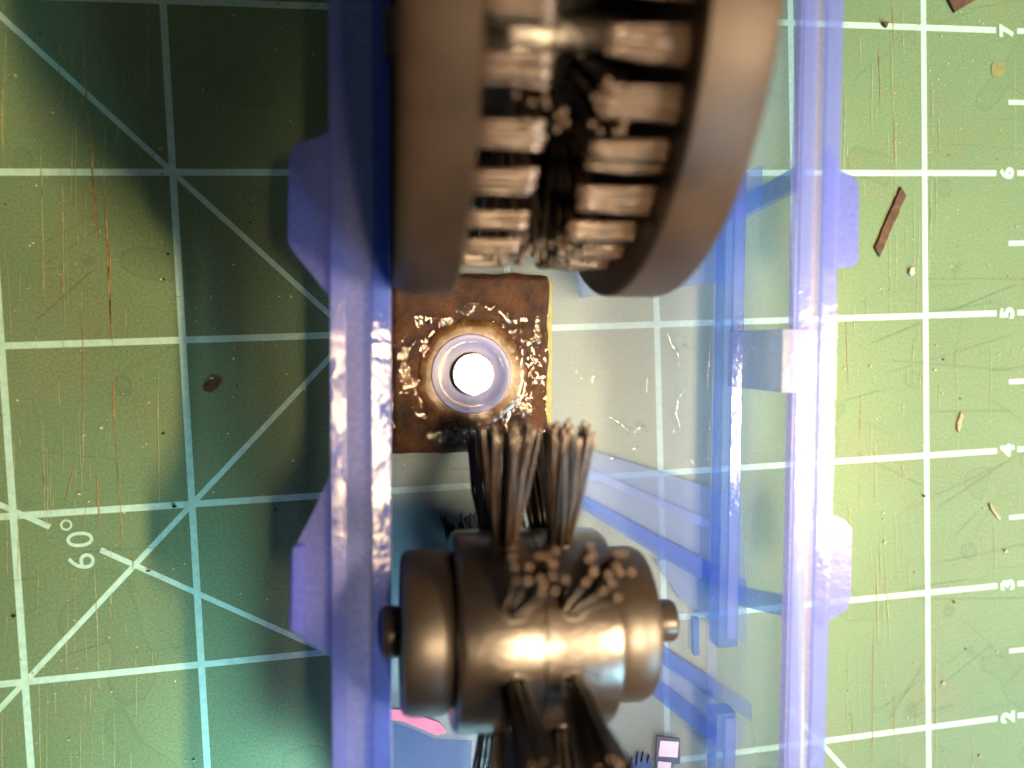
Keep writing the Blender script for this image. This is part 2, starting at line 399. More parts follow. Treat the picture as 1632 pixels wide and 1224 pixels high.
# knife cuts: ragged slivers along Y, from long to tiny
def cut(bm, pts, wid, z=0.0045, rnd=random):
    prev = None
    for i, (x, y) in enumerate(pts):
        t = i / (len(pts) - 1)
        hw = wid * (0.35 + 0.65 * math.sin(math.pi * min(1, max(0.04, t)))) * rnd.uniform(0.5, 1.3)
        a = bm.verts.new((x - hw, y, z)); b = bm.verts.new((x + hw, y, z))
        if prev: bm.faces.new((prev[0], prev[1], b, a))
        prev = (a, b)
def cut_px(bm, x0, y0, x1, y1, wid, seed):
    rnd = random.Random(seed)
    a = at(x0, y0, 0); b = at(x1, y1, 0); n = max(4, int(abs(a.y - b.y) / 0.05))
    pts = []
    wander = 0
    for i in range(n + 1):
        t = i / n; wander += rnd.uniform(-.0025, .0025)
        pts.append((a.x + (b.x - a.x) * t + wander, a.y + (b.y - a.y) * t))
    cut(bm, pts, wid, rnd=rnd)
bm = bmesh.new()
CUTS = [(128, -10, 140, 190, .006), (138, 130, 152, 360, .007), (152, 300, 160, 380, .004), (168, 300, 178, 520, .008), (174, 380, 182, 560, .006),
        (180, 600, 186, 690, .009), (184, 690, 188, 760, .003), (95, -5, 98, 180, .004), (98, 432, 101, 465, .006), (156, 760, 160, 835, .007), (192, 800, 197, 878, .006), (188, 745, 192, 800, .004),
        (130, 470, 134, 680, .003), (212, 880, 211, 910, .005), (174, 965, 178, 985, .004), (1422, 0, 1424, 70, .004), (1400, 75, 1402, 170, .005), (1425, 190, 1427, 260, .005),
        (1348, 505, 1352, 620, .0045), (1352, 240, 1356, 300, .003), (1372, 640, 1370, 700, .003), (1392, 1000, 1390, 1224, .004), (1425, 1100, 1424, 1190, .0035), (140, 800, 128, 850, .004), (118, 745, 104, 800, .004)]
for k, c in enumerate(CUTS): cut_px(bm, *c[:4], c[4] * .62, 40 + k)
o = link('knife_cuts', bm, 'cut', cutting_mat, False); o['kind'] = 'stuff'
bm = bmesh.new(); rnd = random.Random(5)
for k in range(170):
    left = rnd.random() < .55
    x = rnd.uniform(-10, 260) if left else rnd.uniform(1340, 1500)
    if not left and rnd.random() < .25: x = rnd.uniform(1340, 1632)
    y = rnd.uniform(-20, 1200); L = rnd.choice((25, 50, 90, 160)) * rnd.uniform(.6, 1.4)
    cut_px(bm, x, y, x + rnd.uniform(-2, 4) * L / 90, y + L, rnd.uniform(.0010, .0024), 900 + k)
o = link('pale_scuffs', bm, 'cut_pale', cutting_mat, False); o['kind'] = 'stuff'

bm = bmesh.new(); rnd = random.Random(6)
for k in range(70):                                               # faint crossing cuts in all directions
    x, y = (rnd.uniform(-10, 500), rnd.uniform(0, 1220)) if rnd.random() < .5 else (rnd.uniform(1330, 1632), rnd.uniform(0, 1220))
    a = rnd.gauss(0.15, .5); L = rnd.uniform(40, 260); p0 = at(x, y, 0); p1 = at(x + L * math.cos(a), y - L * math.sin(a), 0)
    if 520 < x + L * math.cos(a) < 1330: continue
    strip(bm, p0, p1, rnd.uniform(.0006, .0012), .0050)
o = link('crossing_cuts', bm, 'cut_dark', cutting_mat, False); o['kind'] = 'stuff'

# ------------------------------------------------------------------ the blue box (half of a chain cleaner), laid along Y
BX, BY, BROT = -1.72, 4.70, R(-2.4)
crate = thing('chain_cleaner_box', 'open translucent blue plastic box with flanged rims and side tabs', 'plastic box', (BX, BY, 0), (0, 0, BROT))
cb, sb = math.cos(-BROT), math.sin(-BROT)
def loc(p):
    dx, dy = p[0] - BX, p[1] - BY
    return (dx * cb - dy * sb, dx * sb + dy * cb)
def lpx(x, y, z):
    return loc(at(x, y, z))
V0, V1 = -3.35, 3.45
UL, UR = -1.07, 1.08
ZF, ZT = 0.075, 1.10
bm = bmesh.new(); box(bm, UL - .065, UR + .065, V0, V1, 0.014, ZF); link('floor_panel', bm, 'floor', crate, True, .015)
for u in (UL - .06, UR + .02):
    bm = bmesh.new(); box(bm, u, u + .04, V0 + .02, V1 - .02, 0.003, 0.0135); link('foot_rail', bm, 'wall', crate, False)
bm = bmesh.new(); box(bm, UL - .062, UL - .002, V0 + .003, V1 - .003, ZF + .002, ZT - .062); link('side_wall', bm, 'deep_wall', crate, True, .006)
bm = bmesh.new(); box(bm, UR + .002, UR + .062, V0 + .003, V1 - .003, ZF + .002, ZT - .062); link('side_wall', bm, 'wall', crate, True, .006)
for v in (V0, V1):
    s = 1 if v < 0 else -1
    bm = bmesh.new(); box(bm, UL + .002, UR - .002, *sorted((v + s * .004, v + s * .065)), ZF + .002, ZT - .07); link('end_wall', bm, 'wall', crate, True, .006)
# rims: flange plate with a moulded bead on each edge
def bar(name, mat, u0, u1, v0, v1, z0, z1, bev=.012, parent=None, wob=0.0, seed=0, tilt=0.0):
    bm = bmesh.new(); n = max(1, int((v1 - v0) / .06)) if wob else 1
    rnd = random.Random(seed); rings = []
    for i in range(n + 1):
        v = v0 + (v1 - v0) * i / n; a, b, c, d = [rnd.uniform(-wob, wob) for _ in range(4)]
        rings.append([bm.verts.new(q) for q in ((u0 + a, v, z0), (u1 + b, v, z0), (u1 + b, v, z1 + c - tilt), (u0 + a, v, z1 + d + tilt))])
    for r0, r1 in zip(rings[:-1], rings[1:]):
        for k in range(4): bm.faces.new((r0[k], r0[(k + 1) % 4], r1[(k + 1) % 4], r1[k]))
    bm.faces.new(rings[0][::-1]); bm.faces.new(rings[-1])
    return link(name, bm, mat, parent or crate, True, bev, 3)
lf = bar('rim_flange', 'flange', -1.36, UL + .004, V0, V1, ZT - .06, ZT, .014)
bar('rim_bead', 'bead', -1.352, -1.285, V0 + .01, V1 - .01, ZT + .001, ZT + .030, .016, lf, .0012, 1, .0035)
bar('rim_bead', 'blue', -1.155, UL - .004, V0 + .01, V1 - .01, ZT + .001, ZT + .050, .016, lf, .0013, 2, .0045)
rf = bar('rim_flange', 'flange_lit', UR - .004, 1.312, V0, V1, ZT - .06, ZT, .014)
bar('rim_bead', 'bead', UR + .004, UR + .075, V0 + .01, V1 - .01, ZT + .001, ZT + .030, .022, rf, .0012, 3)
bar('rim_bead', 'bead', 1.215, 1.305, V0 + .01, V1 - .01, ZT + .001, ZT + .034, .026, rf, .0015, 4)
# side tabs
def tabpoly(pts):
    bm = bmesh.new(); prism(bm, [lpx(x, y, 1.08) for x, y in pts], 1.022, 1.085)
    return link('side_tab', bm, 'tab', crate, True, .018, 3)
tabpoly([(531, 200), (512, 218), (470, 230), (461, 245), (459, 385), (468, 402), (500, 440), (531, 480)])
tabpoly([(531, 745), (500, 815), (472, 868), (464, 880), (461, 1000), (470, 1012), (512, 1035), (531, 1050)])
tabpoly([(1322, 235), (1335, 270), (1362, 283), (1368, 295), (1367, 415), (1360, 425), (1322, 428)])
tabpoly([(1312, 815), (1345, 828), (1357, 842), (1355, 950), (1350, 970), (1318, 990), (1308, 1002)])
# raised pads on the tabs
bm = bmesh.new(); prism(bm, [lpx(x, y, 1.1) for x, y in ((468, 870), (487, 868), (486, 1008), (466, 1000))], 1.0855, 1.125); link('tab_ridge', bm, 'tab', crate, True, .016, 3)
# ledge along the inside of the right wall, with a gap
def y_at(px): return lpx(1185, px, .5)[1]
bar('wall_ledge', 'blue', .955, UR + .001, y_at(1030), V1 - .1, .36, .50, .05, None, .002, 11)
bar('wall_ledge', 'blue', .955, UR + .001, V0 + .1, y_at(1135), .36, .50, .05, None, .002, 12)
bar('ledge_bead', 'gloss_blue', .998, 1.062, y_at(1015), y_at(200), .501, .53, .009, None, .0009, 13, .0013)
bar('ledge_bead', 'gloss_blue', .998, 1.062, V0 + .15, y_at(1140), .501, .53, .009, None, .0009, 14, .0013)
# block clipped over the ledge
vA, vB = lpx(1220, 620, .8)[1], lpx(1220, 527, .8)[1]
bm = bmesh.new(); box(bm, .985, UR + .10, vA, vB, .505, ZT + .05); link('latch_block', bm, 'clip', crate, True, .03, 3)
# moulded ramps and ribs on the floor
def slab(name, mat, pts, z0, z1, bev=.01):
    bm = bmesh.new(); prism(bm, [lpx(x, y, z1) for x, y in pts], z0, z1)
    return link(name, bm, mat, crate, True, bev, 2)
Z1 = .16
slab('floor_ramp', 'pale_blue', [(930, 714), (1180, 792), (1190, 955), (1045, 872), (905, 785)], ZF + .001, Z1)
slab('floor_rib', 'pale_blue', [(928, 742), (1180, 850), (1182, 866), (924, 754)], Z1 + .001, Z1 + .03)
slab('floor_rib', 'blue', [(905, 776), (1040, 850), (1190, 925), (1190, 962), (1046, 885), (903, 795)], Z1 + .001, Z1 + .06)
slab('floor_ramp', 'pale_blue', [(1046, 896), (1066, 890), (1190, 965), (1190, 1030), (1085, 955)], ZF + .001, Z1 - .02)
slab('floor_rib', 'blue', [(1040, 1010), (1070, 1040), (1198, 1122), (1198, 1150), (1060, 1062)], ZF + .001, Z1)
slab('floor_rib', 'pale_blue', [(1040, 1040), (1185, 1150), (1180, 1192), (1035, 1075)], ZF + .001, Z1 - .04)
slab('floor_rib', 'blue', [(1030, 1068), (1172, 1182), (1165, 1210), (1025, 1096)], ZF + .001, Z1 + .01)
slab('floor_rib', 'blue', [(1104, 985), (1114, 985), (1115, 1045), (1106, 1045)], ZF + .001, Z1 - .05, .003)
slab('floor_ramp', 'pale_blue', [(930, 474), (1180, 446), (1190, 330), (1000, 335), (900, 360)], ZF + .001, Z1)
slab('floor_rib', 'blue', [(1165, 350), (1215, 335), (1215, 262), (1165, 290)], ZF + .001, Z1 + .1)
# gussets running up the outside of the right wall
def gusset(x0, y0, x1, y1, th, mat='blue'):
    a = lpx(x0, y0, .30); b = lpx(x1, y1, .98)
    bm = bmesh.new()
    q = [(UR + .064, a[1], .25), (UR + .064, a[1] - th, .25), (UR + .064, b[1] - th, .98), (UR + .064, b[1], .98)]
    v = [bm.verts.new(c) for c in q] + [bm.verts.new((c[0] + .05, c[1], c[2])) for c in q]
    for f in ((0, 1, 2, 3), (7, 6, 5, 4), (0, 4, 5, 1), (1, 5, 6, 2), (2, 6, 7, 3), (3, 7, 4, 0)): bm.faces.new([v[i] for i in f])
    link('wall_gusset', bm, mat, crate, True, .008)
gusset(1205, 318, 1262, 262, .12)
gusset(1208, 935, 1262, 950, .12)
# floor drips: clear squiggles and beads of dried glue
bm = bmesh.new(); rnd = random.Random(21)
def squig(bm, pts, r, z, rnd, parent_loc=True):
    P = []
    for (x0, y0), (x1, y1) in zip(pts[:-1], pts[1:]):
        for t in (0, .33, .66): P.append((x0 + (x1 - x0) * t + rnd.uniform(-1.2, 1.2), y0 + (y1 - y0) * t))
    P.append(pts[-1])
    Q = [lpx(x, y, z) for x, y in P]
    n = len(Q)
    tube(bm, [(q[0], q[1], z) for q in Q], [r * (0.25 + .75 * math.sin(math.pi * (i + .3) / (n - .4))) * rnd.uniform(.6, 1.35) for i in range(n)], 8, .55)
for pts, r in [([(1065, 532), (1070, 548), (1080, 562), (1084, 590)], .010), ([(1098, 606), (1090, 622), (1080, 645), (1079, 662), (1086, 684)], .011),
               ([(1130, 552), (1129, 585), (1127, 618)], .006), ([(1130, 662), (1129, 735)], .004), ([(1032, 600), (1030, 625)], .004), ([(945, 596), (945, 612)], .005),
               ([(972, 664), (990, 676), (1003, 684), (1020, 672)], .011), ([(1002, 684), (998, 696)], .008), ([(1010, 690), (1028, 676), (1030, 690)], .007),
               ([(1080, 545), (1095, 552), (1100, 560)], .006), ([(970, 728), (984, 734)], .010), ([(1008, 716), (1022, 712)], .007), ([(1072, 690), (1080, 684)], .007), ([(1102, 732), (1108, 748)], .008),
               ([(640, 745), (646, 738)], .010), ([(715, 748), (748, 746)], .005), ([(1060, 1010), (1075, 1016)], .004)]:
    squig(bm, pts, r, ZF + .004, rnd)
for k in range(70):
    x, y = rnd.uniform(900, 1135), rnd.uniform(515, 770)
    if rnd.random() < .3: x, y = rnd.uniform(645, 760), rnd.uniform(735, 830)
    q = lpx(x, y, ZF); s = rnd.uniform(.0025, .0075)
    blob(bm, (q[0], q[1], ZF + .002), s, s * rnd.uniform(.6, 1.3), s * .5, rnd.uniform(0, 3), .2, rnd)
o = link('glue_drips', bm, 'wet_floor', crate); o['kind'] = 'stuff'

# ------------------------------------------------------------------ foam pad with the magnet
PX, PY, PH = -2.275, 4.728, 0.055
pad = thing('foam_pad', 'wet brown foam square with a shiny round magnet glued on', 'foam pad', (PX, PY, ZF), (0, 0, BROT))
bm = bmesh.new(); n = 90; S = .495
rnd = random.Random(3)
from mathutils import noise as mn
grid = []
for j in range(n + 1):
    row = []
    for i in range(n + 1):
        x, y = -S + 2 * S * i / n, -S + (2 * S + .13) * j / n
        e = min(S - abs(x), S + y, S + .13 - y)
        edge = .016 * mn.noise((x * 9, y * 9, 2.0)) * max(0, 1 - e / .05)
        z = PH + .010 * mn.noise((x * 9, y * 9, 0)) + .006 * mn.noise((x * 30, y * 30, 5)) + .003 * mn.noise((x * 70, y * 70, 9))
        if e < .03: z -= (.03 - e) * .9
        row.append(bm.verts.new((x + edge, y + edge, z)))
    grid.append(row)
for j in range(n):
    for i in range(n): bm.faces.new((grid[j][i], grid[j][i + 1], grid[j + 1][i + 1], grid[j + 1][i]))
bound = [grid[0][i] for i in range(n)] + [grid[j][n] for j in range(n)] + [grid[n][i] for i in range(n, 0, -1)] + [grid[j][0] for j in range(n, 0, -1)]
low = [bm.verts.new((v.co.x, v.co.y, .009)) for v in bound]
for k in range(len(bound)):
    k2 = (k + 1) % len(bound); bm.faces.new((bound[k], low[k], low[k2], bound[k2]))
bm.faces.new(low)
link('foam_block', bm, 'foam', pad)
bm = bmesh.new(); box(bm, -.505, .528, -.48, .60, .001, .0085); link('adhesive_sheet', bm, 'tape', pad, True, .003)
# amber glue ring, lavender cup, steel disc
zc = PH
bm = bmesh.new(); lathe_z(bm, [(.20, zc - .02), (.335, zc - .015), (.335, zc + .012), (.318, zc + .022), (.29, zc + .026), (.20, zc + .026)], 220, .010, .0, .042, 9); link('glue_ring', bm, 'amber', pad)
bm = bmesh.new(); lathe_z(bm, [(.13, zc - .01), (.250, zc - .01), (.250, zc + .026), (.246, zc + .036), (.234, zc + .038), (.20, zc + .024), (.165, zc + .014), (.134, zc + .011), (.13, zc - .01)], 96); link('magnet_cup', bm, 'cup', pad)
bm = bmesh.new(); lathe_z(bm, [(0, zc - .005), (.134, zc - .005), (.135, zc + .034), (.128, zc + .041), (.09, zc + .0425), (0, zc + .0432)], 96, .012, 0); link('magnet_disc', bm, 'steel', pad)
# liquid on the pad
bm = bmesh.new(); rnd = random.Random(17)
def plocal(x, y, z):
    p = at(x, y, z); dx, dy = p.x - PX, p.y - PY
    return (dx * cb - dy * sb, dx * sb + dy * cb)
def psq(pts, r, rnd=rnd):
    P = []
    for (x0, y0), (x1, y1) in zip(pts[:-1], pts[1:]):
        for t in (0, .25, .5, .75): P.append((x0 + (x1 - x0) * t + rnd.uniform(-1.5, 1.5), y0 + (y1 - y0) * t + rnd.uniform(-1, 1)))
    P.append(pts[-1]); Q = [plocal(x, y, .15) for x, y in P]; n = len(Q)
    tube(bm, [(q[0], q[1], zc + .006) for q in Q], [r * (0.3 + .7 * math.sin(math.pi * (i + .4) / (n - .2))) * rnd.uniform(.6, 1.4) for i in range(n)], 10, .7)
for pts, r in [([(800, 520), (815, 530), (832, 522), (830, 545), (834, 560), (828, 590), (838, 615), (826, 645), (816, 655)], .030),
               ([(816, 655), (835, 645), (845, 655), (846, 665)], .018), ([(690, 530), (688, 545), (676, 565), (670, 590)], .016), ([(655, 600), (660, 620), (670, 640), (672, 650)], .014),
               ([(700, 528), (712, 530), (718, 520)], .016), ([(722, 680), (735, 688), (750, 684), (758, 692)], .026), ([(635, 600), (642, 575), (646, 588)], .014),
               ([(680, 575), (678, 605), (686, 635), (698, 645)], .008), ([(845, 600), (850, 585), (857, 582)], .012), ([(655, 655), (664, 658), (660, 668)], .014), ([(700, 680), (708, 690), (712, 700)], .014),
               ([(845, 540), (850, 570), (846, 640)], .006)]:
    psq(pts, r)
for k in range(330):
    a = rnd.uniform(0, 6.283); rr = .33 + abs(rnd.gauss(0, .09))
    x, y = rr * math.cos(a) * 1.08, rr * math.sin(a)
    if abs(x) > .48 or abs(y) > .48: continue
    s = rnd.choice((.004, .005, .007, .010, .015)) * rnd.uniform(.7, 1.3)
    blob(bm, (x, y, zc + s * .25 + .004), s, s * rnd.uniform(.6, 1.5), s * .7, rnd.uniform(0, 3.1), .2, rnd)
o = link('glue_droplets', bm, 'wet', pad); o['kind'] = 'stuff'
bm = bmesh.new(); n = 130
def filmz(x, y):
    r = math.hypot(x * .95, y); m = .40 + .07 * mn.noise((x * 5, y * 5, 31)); k = 1 - abs(r - m) / (.10 + .05 * mn.noise((x * 7, y * 7, 12)))
    if x > .15: k += .25 * (x - .15) / .3
    return zc - .012 + .018 * min(.8, k) + .024 * mn.noise((x * 8, y * 8, 40)) + .012 * mn.noise((x * 15, y * 15, 44)) + .004 * mn.noise((x * 40, y * 40, 4))
vs = {}
for j in range(n + 1):
    for i in range(n + 1):
        x, y = -.488 + .976 * i / n, -.488 + .976 * j / n
        vs[i, j] = bm.verts.new((x, y, filmz(x, y)))
for j in range(n):
    for i in range(n): bm.faces.new((vs[i, j], vs[i + 1, j], vs[i + 1, j + 1], vs[i, j + 1]))
o = link('glue_film', bm, 'wet', pad); o['kind'] = 'stuff'
if sum(q.normal.z for q in o.data.polygons) < 0: o.data.flip_normals()

# ------------------------------------------------------------------ brushes
def tuft_mesh(name, n, length, r_root, r_tip, rb, mat, seed, flat=1.0, flare=0.0, ragged=.06, fray=.13):
    """bundle of bristles growing along +Z from the origin; flat = width ratio across local Y"""
    rnd = random.Random(seed); bm = bmesh.new()
    for k in range(n):
        a = 2.39996 * k + rnd.uniform(-.3, .3); q = math.sqrt((k + .5) / n)
        rx, ry = q * math.cos(a), q * math.sin(a) * flat
        L = length * (1 + rnd.uniform(-ragged, ragged * .5))
        b0 = Vector((rx * r_root, ry * r_root, -.02)); b1 = Vector((rx * r_tip + rnd.gauss(0, r_tip * fray), ry * r_tip + rnd.gauss(0, r_tip * fray) * flat, L))
        mid = b0.lerp(b1, .5) + Vector((rnd.gauss(0, .045 * fray), rnd.gauss(0, .045 * fray), 0)) - Vector((rx, ry, 0)) * flare * .02
        r = rb * rnd.uniform(.85, 1.15)
        f0 = len(bm.faces)
        tube(bm, [b0, b0.lerp(mid, .6), mid, mid.lerp(b1, .6), b1 - (b1 - mid).normalized() * r * .5, b1], [r, r, r, r, r * .95, r * .6], 6)
        bm.faces.ensure_lookup_table()
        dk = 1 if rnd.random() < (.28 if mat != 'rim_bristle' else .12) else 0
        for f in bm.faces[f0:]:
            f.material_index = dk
            if sum((v.co - b1).length < r * 1.2 for v in f.verts) >= 3: f.material_index = 2
    bmesh.ops.recalc_face_normals(bm, faces=bm.faces)
    bmesh.ops.scale(bm, vec=(I, I, I), verts=bm.verts)
    me = bpy.data.meshes.new(name); bm.to_mesh(me); bm.free()
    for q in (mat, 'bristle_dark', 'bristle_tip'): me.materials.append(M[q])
    me.polygons.foreach_set('use_smooth', [True] * len(me.polygons))
    return me
def axle_profile(x0, x1, r, bv):
    return [(x0, 0), (x0, r - bv), (x0 + bv * .3, r - bv * .3), (x0 + bv, r), (x1 - bv, r), (x1 - bv * .3, r - bv * .3), (x1, r - bv), (x1, 0)]
def sockets(bm, rows, angs, r):
    for row in rows:
        for a in angs:
            c = Vector((row, r * math.sin(a), r * math.cos(a))); nrm = Vector((0, math.sin(a), math.cos(a)))
            t = Vector((1, 0, 0)); b = nrm.cross(t)
            ring = []
            for ro, h in ((.086, -.012), (.082, .004), (.074, .005), (.066, -.03)):
                ring.append([bm.verts.new(c + t * (ro * math.cos(q)) + b * (ro * math.sin(q)) + nrm * (h - ro * ro * math.sin(q) ** 2 / (2 * r))) for q in [2 * math.pi * k / 24 for k in range(24)]])
            for r0, r1 in zip(ring[:-1], ring[1:]):
                for k in range(24): bm.faces.new((r0[k], r0[(k + 1) % 24], r1[(k + 1) % 24], r1[k]))

# --- small roller brush
RZ = 1.155
roller = thing('brush_roller', 'small dark plastic roller with short collars and two rows of radial bristle tufts', 'brush roller', (-2.165, 3.475, RZ), (0, 0, R(-3.2)))
HX = .385
bm = bmesh.new()
prof = [(-HX, .36), (-HX, .455), (-HX + .012, .478), (-HX + .035, .487), (-.012, .490), (-.006, .480), (.006, .480), (.012, .490), (HX - .035, .487), (HX - .012, .478), (HX, .455), (HX, .36)]
lathe_x(bm, prof, 96)
angs8 = [R(31 - 45 * k) for k in range(8)]
sockets(bm, (-.135, .135), angs8, .488)
hub = link('hub', bm, 'hub', roller)
bm = bmesh.new(); lathe_x(bm, axle_profile(-HX - .245, -HX - .004, .397, .045), 96); link('end_collar', bm, 'collar', roller)
bm = bmesh.new(); lathe_x(bm, axle_profile(HX + .004, HX + .225, .388, .055), 96); link('end_collar', bm, 'collar', roller)
bm = bmesh.new(); lathe_x(bm, axle_profile(-HX - .335, -HX - .246, .125, .02), 48); link('axle_pin', bm, 'pin', roller)
bm = bmesh.new(); lathe_x(bm, axle_profile(HX + .226, HX + .405, .108, .025), 48); link('axle_pin', bm, 'pin', roller)
RT = RZ - ZF - .003
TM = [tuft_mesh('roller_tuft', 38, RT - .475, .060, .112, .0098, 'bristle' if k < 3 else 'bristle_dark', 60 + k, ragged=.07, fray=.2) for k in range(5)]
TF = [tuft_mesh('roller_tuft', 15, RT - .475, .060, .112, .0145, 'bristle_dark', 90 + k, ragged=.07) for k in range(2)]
for ri, row in enumerate((-.135, .135)):
    for k, a in enumerate(angs8):
        dark = k in (0, 1, 2, 6)  # tufts given the shaded colour
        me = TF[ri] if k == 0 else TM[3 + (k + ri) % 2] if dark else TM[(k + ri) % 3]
        o = inst('bristle_tuft', me, roller, (row, .475 * math.sin(a), .475 * math.cos(a)), (-a, 0, 0))

# --- big brush wheel
WZ = 1.275; WR = 1.197
wheel = thing('rotary_brush', 'large dark plastic wheel with two broad rims and bristle tufts between them', 'rotary brush', (-2.055, 6.335, WZ), (0, 0, R(-2.0)))
bm = bmesh.new(); lathe_x(bm, [(p, .30 if p in (-HX, HX) and False else r) for p, r in prof], 96)
angw = [R(-33 - 45 * k) for k in range(8)]
sockets(bm, (-.135, .135), angw, .488)
link('hub', bm, 'hub', wheel)
def rim_ring(s):
    # s = -1 left, +1 right; band with rounded shoulders and a web set in towards the hub
    i, o_ = .385, .665
    p = [(i, WR - .055), (i, WR - .012), (i + .012, WR), (o_ - .03, WR), (o_ - .008, WR - .010), (o_, WR - .035), (o_, WR - .075), (o_ - .02, WR - .085), (i + .07, WR - .085), (i + .06, .38), (i + .005, .38), (i, WR - .055)]
    if s < 0:   # the left rim falls away to its outer edge
        p = [(i, WR - .055), (i, WR - .012), (i + .012, WR), (i + .07, WR - .002), (i + .13, WR - .003), (i + .18, WR - .007), (i + .22, WR - .013), (o_ - .02, WR - .024), (o_, WR - .045), (o_, WR - .08), (o_ - .03, WR - .09), (i + .07, WR - .085), (i + .06, .38), (i + .005, .38), (i, WR - .055)]
    bm = bmesh.new(); lathe_x(bm, [(s * x, r) for x, r in p], 128)
    return link('rim', bm, 'rim', wheel)
rim_l, rim_r = rim_ring(-1), rim_ring(1)
bm = bmesh.new(); lathe_x(bm, axle_profile(-.70, -.45, .12, .02), 48); link('axle_pin', bm, 'pin', wheel)
bm = bmesh.new(); lathe_x(bm, axle_profile(.45, .80, .12, .02), 48); link('axle_pin', bm, 'pin', wheel)
WL = [tuft_mesh('rim_tuft', 18, .27, .052, .058, .0115, 'rim_bristle', 200 + k, .42, ragged=.05) for k in range(5)]
WRr = [tuft_mesh('rim_tuft', 18, .32, .068, .050, .0120, 'rim_bristle', 220 + k, .42, ragged=.05) for k in range(5)]
rnd = random.Random(33)
NT = 30
for k in range(NT):
    a = R(-19 - 12 * k)
    for s, meshes in ((-1, WL), (1, WRr)):
        aa = a + R(rnd.uniform(-1.2, 1.2)) + (R(4) if s < 0 else 0)
        rr = 1.035 + rnd.uniform(-.012, .012)
        y, z = rr * math.sin(aa), rr * math.cos(aa)
        m = meshes[(k * 2 + (k // 5)) % 5]
        # bristles run inwards along X; their wide side lies along the rim
        rotm = (Matrix.Rotation(-aa, 4, 'X') @ Matrix.Rotation(R(90) * (1 if s < 0 else -1), 4, 'Y') @ Matrix.Rotation(R(90), 4, 'Z') @ Matrix.Rotation(R(rnd.uniform(-6, 6)), 4, 'Z'))
        o = bpy.data.objects.new('rim_tuft', m); col.objects.link(o); o.parent = wheel
        o.matrix_local = Matrix.Translation(Vector((s * .39, y, z)) * I) @ rotm
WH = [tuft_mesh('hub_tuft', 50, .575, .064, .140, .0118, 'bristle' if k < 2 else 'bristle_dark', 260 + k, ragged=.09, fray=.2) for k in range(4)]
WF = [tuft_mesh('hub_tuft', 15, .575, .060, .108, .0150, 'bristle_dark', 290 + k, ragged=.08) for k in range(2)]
for ri, row in enumerate((-.135, .135)):
    for k, a in enumerate(angw):
        me = WF[ri] if k == 0 else WH[ri] if k == 7 else WH[2 + (k + ri) % 2]  # all but the upright tufts take the shaded colour
        inst('bristle_tuft', me, wheel, (row, .475 * math.sin(a), .475 * math.cos(a)), (-a, 0, 0))

# ------------------------------------------------------------------ small things inside the box
p = at(738, 846, ZF)
stub = thing('bristle_stub', 'broken-off clump of short black bristles lying beside the small roller', 'bristle clump', (p.x, p.y, ZF))
bm = bmesh.new(); rnd = random.Random(8)
for k in range(15):
    x = -.10 + .2 * k / 14 + rnd.uniform(-.01, .01); L = rnd.uniform(.05, .12); d = rnd.uniform(-.05, .05)
    tube(bm, [(x, -.02, .022 + rnd.uniform(-.012, .012)), (x + d * .4, L * .5, .025), (x + d, L, .022 + rnd.uniform(-.01, .03))], [.009, .009, .006], 6)
link('bristles', bm, 'black', stub)
bm = bmesh.new(); box(bm, -.11, .10, -.07, -.005, .002, .045); link('plug', bm, 'hub', stub, True, .012)

def film(name, mat, pts, z0, th, label, cat):
    c = at(sum(p[0] for p in pts) / len(pts), sum(p[1] for p in pts) / len(pts), z0)
    bm = bmesh.new(); prism(bm, [(at(x, y, z0).x - c.x, at(x, y, z0).y - c.y) for x, y in pts], 0, th)
    o = link(name, bm, mat, None, False); o.location = Vector((c.x, c.y, z0)) * I
    tag(o, label, cat); return o
film('pink_strip', 'pink', [(606, 1128), (640, 1130), (700, 1150), (712, 1166), (696, 1170), (640, 1148), (612, 1145)], ZF + .001, .012, 'small pink plastic strip lying under the small roller', 'strip')
fl = film('blue_tint', 'slate', [(628, 1152), (640, 1156), (694, 1178), (752, 1180), (750, 1230), (745, 1262), (628, 1262)], ZF + .001, .008, 'added slate blue sheet for the tinted, shaded box floor beside the pink strip', 'film')  # added sheet: stands for the floor's blue tint and shade
tb = thing('lavender_tag', 'pale lavender rectangular tag with dark outline on the clear box floor', 'tag', at(1060, 1200, ZF))
c = at(1060, 1200, ZF)
def rel(pts, z=ZF): return [(at(x, y, z).x - c.x, at(x, y, z).y - c.y) for x, y in pts]
bm = bmesh.new(); prism(bm, rel([(1047, 1172), (1083, 1176), (1083, 1216), (1072, 1217), (1072, 1262), (1040, 1262)]), .001, .012); link('border', bm, 'navy', tb, False)
bm = bmesh.new(); prism(bm, rel([(1051, 1178), (1080, 1180), (1078, 1205), (1048, 1203)]), .0125, .020); link('face', bm, 'lav', tb, False)
bm = bmesh.new(); prism(bm, rel([(1047, 1211), (1068, 1213), (1066, 1262), (1043, 1262)]), .0125, .020); link('face', bm, 'lav', tb, False)
zz = []
xs = [1002, 1006, 1012, 1015, 1020, 1024, 1029, 1033, 1037, 1041]
for k, x in enumerate(xs): zz.append((x, (1222, 1204, 1218, 1196, 1214, 1196, 1214, 1200, 1216, 1230)[k]))
film('blue_comb', 'sky_film', [(1002, 1262)] + zz + [(1038, 1262)], ZF + .001, .03, 'tiny blue comb-toothed plastic scrap beside the pale lavender tag', 'plastic scrap')

